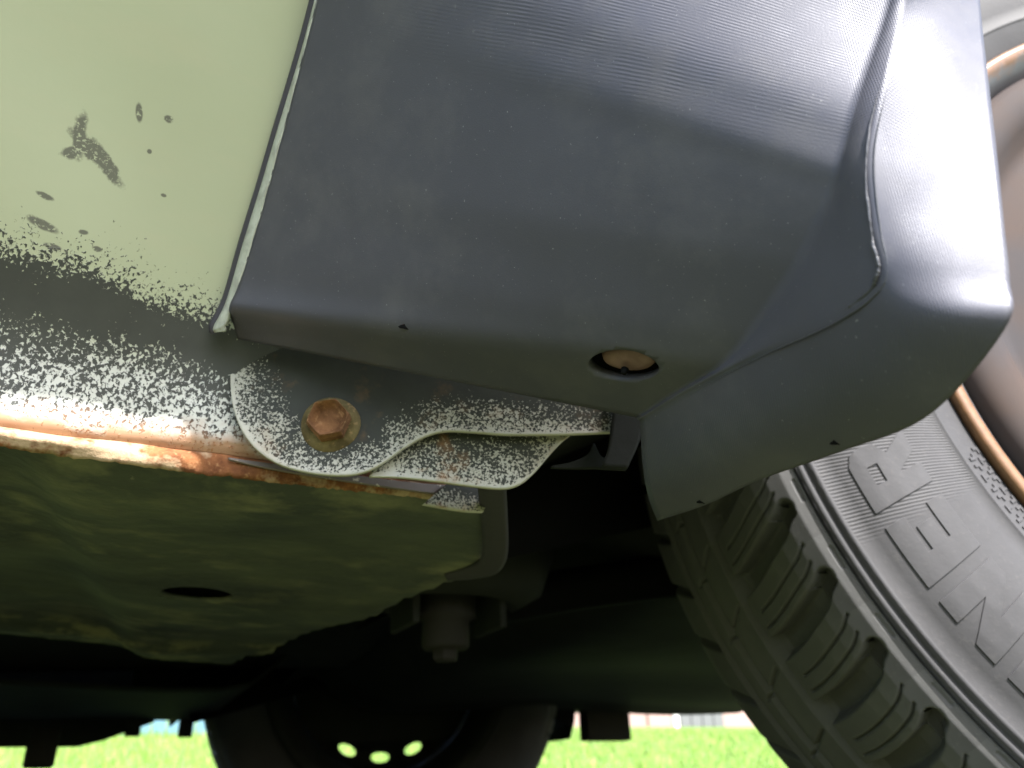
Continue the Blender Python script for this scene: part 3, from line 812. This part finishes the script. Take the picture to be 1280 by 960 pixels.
RIM = [(.166, -.075), (.172, -.070), (.178, -.055), (.184, -.035), (.188, -.024), (.1905, -.0175), (.1945, -.0135), (.1985, -.0085), (.2020, -.0062), (.2050, -.0072), (.2058, -.0105), (.2030, -.0150), (.195, -.020), (.188, -.040), (.172, -.080), (.168, -.14), (.190, -.185), (.204, -.198), (.206, -.203), (.203, -.206), (.188, -.196), (.178, -.17), (.164, -.14), (.163, -.085), (.166, -.075)]
INNER = [(.2872, -.196), (.280, -.201), (.266, -.207), (.250, -.210), (.235, -.2095), (.220, -.206), (.204, -.199)]
def carcass(): 
    base = [(.2872, -.0140), (.2870, -.018), (.2930, -.030), (.2955, -.060), (.2965, -.105), (.2955, -.150), (.293, -.180), (.287, -.192)]
    return lathe(SIDE+base+INNER, 220)
def raised(name, poly, holes, th0, scale, r0, parent, mat, hgt=.0007, skew=0.0, slim=1.0):
    """an extruded glyph laid on the sidewall: p runs clockwise, q outwards"""
    bm = bmesh.new()
    def strip(ring):
        return [bm.verts.new((p, q, 0)) for p, q in ring]
    rings = [strip(poly)]+[strip(h_) for h_ in holes]; edges = []
    for rg in rings:
        for i in range(len(rg)): edges.append(bm.edges.new((rg[i], rg[(i+1) % len(rg)])))
    bmesh.ops.subdivide_edges(bm, edges=edges, cuts=5)
    bmesh.ops.triangle_fill(bm, edges=bm.edges[:], use_beauty=True)
    for f in list(bm.faces):                              # triangle_fill may fill the counters: drop those
        c = f.calc_center_median()
        for h_ in holes:
            xs_ = [a for a, b in h_]; ys_ = [b for a, b in h_]
            if min(xs_) < c.x < max(xs_) and min(ys_) < c.y < max(ys_): bm.faces.remove(f); break
    bmesh.ops.subdivide_edges(bm, edges=bm.edges[:], cuts=1, use_grid_fill=True)
    bmesh.ops.recalc_face_normals(bm, faces=bm.faces)
    ext = bmesh.ops.extrude_face_region(bm, geom=bm.faces[:])
    for e in ext['geom']:
        if isinstance(e, bmesh.types.BMVert): e.co.z = 1
    for v in bm.verts:
        p, q, zt = v.co
        r = r0+q*scale; th = th0-((p+skew*q)*scale*slim)/r0
        a = side_a(r)-.0006+zt*(hgt+.0006); v.co = Vector((r*math.cos(th), -a, r*math.sin(th)))
    bmesh.ops.recalc_face_normals(bm, faces=bm.faces)
    me = bpy.data.meshes.new(name); bm.to_mesh(me); bm.free()
    me.polygons.foreach_set('use_smooth', [True]*len(me.polygons))
    o = link(name, me, mat, parent, True)
    m = o.modifiers.new('edge', 'BEVEL'); m.width = .00016; m.segments = 2; m.limit_method = 'ANGLE'; m.angle_limit = R(50); m.harden_normals = True
    return o
GLY = {'E': ([(-.45, -.5), (.45, -.5), (.45, -.2), (-.10, -.2), (-.10, -.13), (.25, -.13), (.25, .13), (-.10, .13), (-.10, .2), (.45, .2), (.45, .5), (-.45, .5)], []),
       'N': ([(-.47, -.5), (-.15, -.5), (-.15, .02), (.16, -.5), (.47, -.5), (.47, .5), (.15, .5), (.15, -.02), (-.16, .5), (-.47, .5)], []),
       'R': ([(-.45, -.5), (-.12, -.5), (-.12, -.12), (.10, -.5), (.48, -.5), (.22, -.08), (.42, .05), (.45, .25), (.40, .42), (.25, .5), (-.45, .5)], [[(-.14, .12), (.14, .12), (.14, .28), (-.14, .28)]]),
       'A': ([(-.5, -.5), (-.2, -.5), (-.12, -.28), (.12, -.28), (.2, -.5), (.5, -.5), (.18, .5), (-.18, .5)], [[(-.08, -.08), (.08, -.08), (.03, .2), (-.03, .2)]]),
       'L': ([(-.45, -.5), (.45, -.5), (.45, -.2), (-.10, -.2), (-.10, .5), (-.45, .5)], []),
       'G': ([(-.3, -.5), (.45, -.5), (.45, .1), (.05, .1), (.05, -.08), (.14, -.08), (.14, -.2), (-.12, -.2), (-.12, .2), (.45, .2), (.45, .5), (-.3, .5), (-.47, .3), (-.47, -.3)], [])}
def front_wheel(name, loc, rz, detailed, flip=False, label=None):
    wh = empty(name, loc, car, rz)
    V, F = carcass(); t = mesh('tyre', V, F, M['sidewall'], wh, local=True)
    V, F = lathe(RIM, 160); rim = mesh('rim', V, F, M['rim'], wh, local=True)
    V, F = wheel_disc(); d = mesh('wheel_disc', V, F, M['disc'], wh, local=True); solid(d, .003, 0)
    V, F = lathe([(.033, -.050), (.033, -.022), (.029, -.018), (.003, -.017)], 40); mesh('hub_cap', V, F, M['disc'], wh, local=True)
    V, F = lathe([(.004, -.060), (.12, -.060), (.12, -.09), (.06, -.10), (.06, -.18), (.004, -.18)], 60); mesh('brake_disc', V, F, M['dark'], wh, local=True)
    sv = []
    for k in range(60):
        t = 2*math.pi*k/60; sv.append((.160*math.cos(t), .105, max(-.112, .160*math.sin(t))))
    solid(mesh('brake_shield', sv, [tuple(range(60))], M['dark'], wh, False, local=True), .002, 0)
    if label: wh['label'] = label
    return wh
q = N('faded_wheel_cover', (.08, .06, .05), .8, spec=.1); n_ = q.noise(14, 4)
q.color(q.mix(q.rng(n_, .35, .65), (.058, .041, .034), (.045, .041, .043))); M['cover'] = q.m
near = front_wheel('front_wheel', WC, STEER, True, label='near front wheel with dusty black tyre and rust edged rim')
V, F = lathe([(.1895, -.020), (.1880, -.014), (.182, -.010), (.172, -.009), (.164, -.013), (.158, -.022), (.150, -.024), (.130, -.016), (.090, -.008), (.060, -.010), (.052, -.004), (.020, .000), (.002, .000)], 160)
mesh('wheel_cover', V, F, M['cover'], near, local=True)['label'] = 'faded tan wheel cover of the near wheel'
tile = tread_tile()
for k in range(NB):
    o = link('tread_block', tile, None, near, True); o.rotation_euler = (0, -2*math.pi*k/NB, 0)
TH = {'R': 203.46, 'E': 209.0, 'N': 214.9}
step = 7.0
for i, ch in enumerate('GENERAL'):
    th = 198.33 + (4-i)*step
    raised('sidewall_letter', *GLY[ch], R(th), .0280, .2560, near, M['letter'], .00055, skew=-.10)
# two short rows of tiny moulded characters near the rim (unreadable in the photograph)
tiny = [[(-.4, -.5), (.4, -.5), (.4, -.15), (0, -.15), (0, .5), (-.4, .5)], [(-.4, -.5), (.4, -.5), (.4, .5), (.05, .5), (.05, -.1), (-.4, -.1)],
        [(-.15, -.5), (.15, -.5), (.15, .2), (.45, .2), (.45, .5), (-.45, .5), (-.45, .2), (-.15, .2)]]
for row, (r0, t0, n_) in enumerate(((.2150, 200.0, 8), (.2095, 199.4, 9))):
    for k in range(n_):
        raised('moulded_mark', tiny[(k+row) % 3], [], R(t0+k*1.3), .0038, r0, near, M['letter'], .0006)
# the other three wheels
def copy_wheel(src, name, loc, rz):
    e = empty(name, loc, car, rz)
    for ch in list(src.children):
        pass
        if ch.name.startswith(('moulded_mark', 'sidewall_letter', 'wheel_cover')): continue
        c = ch.copy(); COL.objects.link(c); c.parent = e
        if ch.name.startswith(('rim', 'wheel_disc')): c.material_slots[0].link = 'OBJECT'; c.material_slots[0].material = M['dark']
    return e
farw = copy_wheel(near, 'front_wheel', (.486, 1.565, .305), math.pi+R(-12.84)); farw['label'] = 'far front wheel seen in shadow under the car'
for (y, rz) in ((.115, 0), (2*CY-.115, math.pi)):
    e = empty('rear_wheel', (-2.02, y, .305), car, rz)
    for ch in list(near.children):
        if ch.name.startswith(('tyre', 'rim', 'wheel_disc', 'hub_cap', 'brake_disc')):
            c = ch.copy(); COL.objects.link(c); c.parent = e

# ================================================================== GROUND, LAWN
def gz(x, y):
    """ground height above the car's standing level"""
    t = max(0., y-2.3); return .107*t*t/(t+1.2) if t > 0 else 0.
def ground():
    xs = np.concatenate([np.linspace(-120, -14, 14), np.linspace(-12, 22, 60), np.linspace(24, 140, 14)])
    ys = np.concatenate([np.linspace(-120, -6, 12), np.linspace(-5, 2.2, 20), np.linspace(2.3, 22, 60), np.linspace(24, 160, 14)])
    V = [(x, y, min(gz(x, y), 2.4)) for x in xs for y in ys]
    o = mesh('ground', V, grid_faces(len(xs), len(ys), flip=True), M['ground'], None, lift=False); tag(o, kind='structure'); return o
ground()
def grass():
    V = []; F = []; MI = []
    def blade(x, y, h, wd):
        z = gz(x, y); a = rng.uniform(0, 2*math.pi); l = rng.uniform(.1, .6)*h; b = rng.uniform(0, 2*math.pi)
        dx, dy = math.cos(a)*wd/2, math.sin(a)*wd/2; k = len(V)
        mx, my = math.cos(b)*l*.3, math.sin(b)*l*.3
        V.extend([(x-dx, y-dy, z-.004), (x+dx, y+dy, z-.004), (x+mx+dx*.7, y+my+dy*.7, z+h*.6), (x+mx-dx*.7, y+my-dy*.7, z+h*.6), (x+math.cos(b)*l, y+math.sin(b)*l, z+h)])
        F.extend([(k, k+1, k+2, k+3), (k+3, k+2, k+4)]); mi = int(rng.choice(3, p=(.35, .4, .25))); MI.extend([mi, mi])
    for i in range(42000):                                # the lawn beyond the car
        y = 2.0+10*rng.random()**1.5; c = y*.42; x = c+rng.uniform(-1, 1)*(.6+y*.62)
        blade(x, y, rng.uniform(.025, .065)*(1+.03*y), rng.uniform(.003, .006)*(1+.12*y))
    for i in range(16000):                                # under and before the car
        x = rng.uniform(-2.2, 2.2); y = rng.uniform(-1.8, 2.0)
        if (x*x+y*y) < .04: continue
        if abs(x-.46) < .30 and (abs(y-.2) < .14 or abs(y-1.54) < .14): continue
        blade(x, y, rng.uniform(.015, .045), rng.uniform(.002, .004))
    me = bpy.data.meshes.new('grass'); me.from_pydata(V, [], F); me.update()
    o = bpy.data.objects.new('grass', me); COL.objects.link(o)
    for k in range(3): me.materials.append(M['blade%d' % k])
    me.polygons.foreach_set('material_index', MI)
    tag(o, 'bright green lawn grass around and beyond the car', 'grass', kind='stuff')
grass()

# ================================================================== BACKGROUND
def pt(u, v, y):
    d = ray(u, v); return d*y/d[1]
def back_house():
    y = 14.0; a = pt(640, 912, y); b = pt(1010, 905, y); g = gz(0, y)
    x0, x1 = a[0]-.6, b[0]+2.5
    h = empty('pink_house', ((x0+x1)/2, y, g))
    tag(h, 'pink rendered house with grey panelled door across the lawn', 'house')
    def P(n, c, s, mat): 
        V, F = box_mesh(c, s); o = mesh(n, V, F, mat, h, False, lift=False); return o
    P('wall', ((x0+x1)/2, y+2, g+1.4), (x1-x0, 4, 2.9), M['pink'])
    xa = pt(848, 900, y)[0]; xb = pt(903, 900, y)[0]
    P('corner_post', (xa-.09, y-.03, g+1.2), (.10, .08, 2.5), M['trim'])
    n = 4
    for k in range(n):
        wd = (xb-xa)/n; P('door_panel', (xa+wd*(k+.5), y-.03, g+1.05), (wd-.025, .05, 2.1), M['grey_door'])
    for k in range(3):
        xx = pt(710+50*k, 900, y)[0]; P('pilaster', (xx, y-.03, g+1.2), (.05, .06, 2.4), M['pink'])
    V = [(x0-.3, y-.4, g+2.8), (x1+.3, y-.4, g+2.8), (x1+.3, y+4.4, g+2.8), (x0-.3, y+4.4, g+2.8), (x0-.3, y+2, g+4.6), (x1+.3, y+2, g+4.6)]
    mesh('roof', V, [(0, 1, 5, 4), (2, 3, 4, 5), (0, 4, 3), (1, 2, 5), (0, 3, 2, 1)], M['roof'], h, False, lift=False)
back_house()
def blue_fence():
    y = 11.0; g = gz(0, y); x0 = pt(-120, 930, y)[0]; x1 = pt(420, 925, y)[0]
    f = empty('board_fence', ((x0+x1)/2, y, g)); tag(f, 'low pale blue board fence at the edge of the lawn', 'fence')
    n = int((x1-x0)/.16)
    for k in range(n+1):
        x = x0+(x1-x0)*k/n; V, F = box_mesh((x, y, g+.16), (.14, .03, .38)); mesh('board', V, F, M['bluefence'], f, False, lift=False)
    V, F = box_mesh(((x0+x1)/2, y+.03, g+.22), (x1-x0, .03, .06)); mesh('rail', V, F, M['bluefence'], f, False, lift=False)
    y = 20.0; g = min(gz(0, y), 2.4); x0 = pt(-400, 925, y)[0]; x1 = pt(330, 925, y)[0]
    h = empty('white_house', ((x0+x1)/2, y, g)); tag(h, 'pale white house behind the blue fence', 'house')
    def P(n, c, s, mat): V, F = box_mesh(c, s); return mesh(n, V, F, mat, h, False, lift=False)
    P('wall', ((x0+x1)/2, y+3, g+1.9), (x1-x0, 6, 4.2), M['wallwhite'])
    for k in range(4):
        xx = x0+(x1-x0)*(k+.5)/4; P('window', (xx, y-.02, g+1.6), (1.1, .06, 1.1), M['window']); P('window_sill', (xx, y-.06, g+1.0), (1.3, .14, .08), M['trim'])
    V = [(x0-.3, y-.4, g+3.9), (x1+.3, y-.4, g+3.9), (x1+.3, y+6.4, g+3.9), (x0-.3, y+6.4, g+3.9), (x0-.3, y+3, g+6), (x1+.3, y+3, g+6)]
    mesh('roof', V, [(0, 1, 5, 4), (2, 3, 4, 5), (0, 4, 3), (1, 2, 5), (0, 3, 2, 1)], M['roof'], h, False, lift=False)
blue_fence()
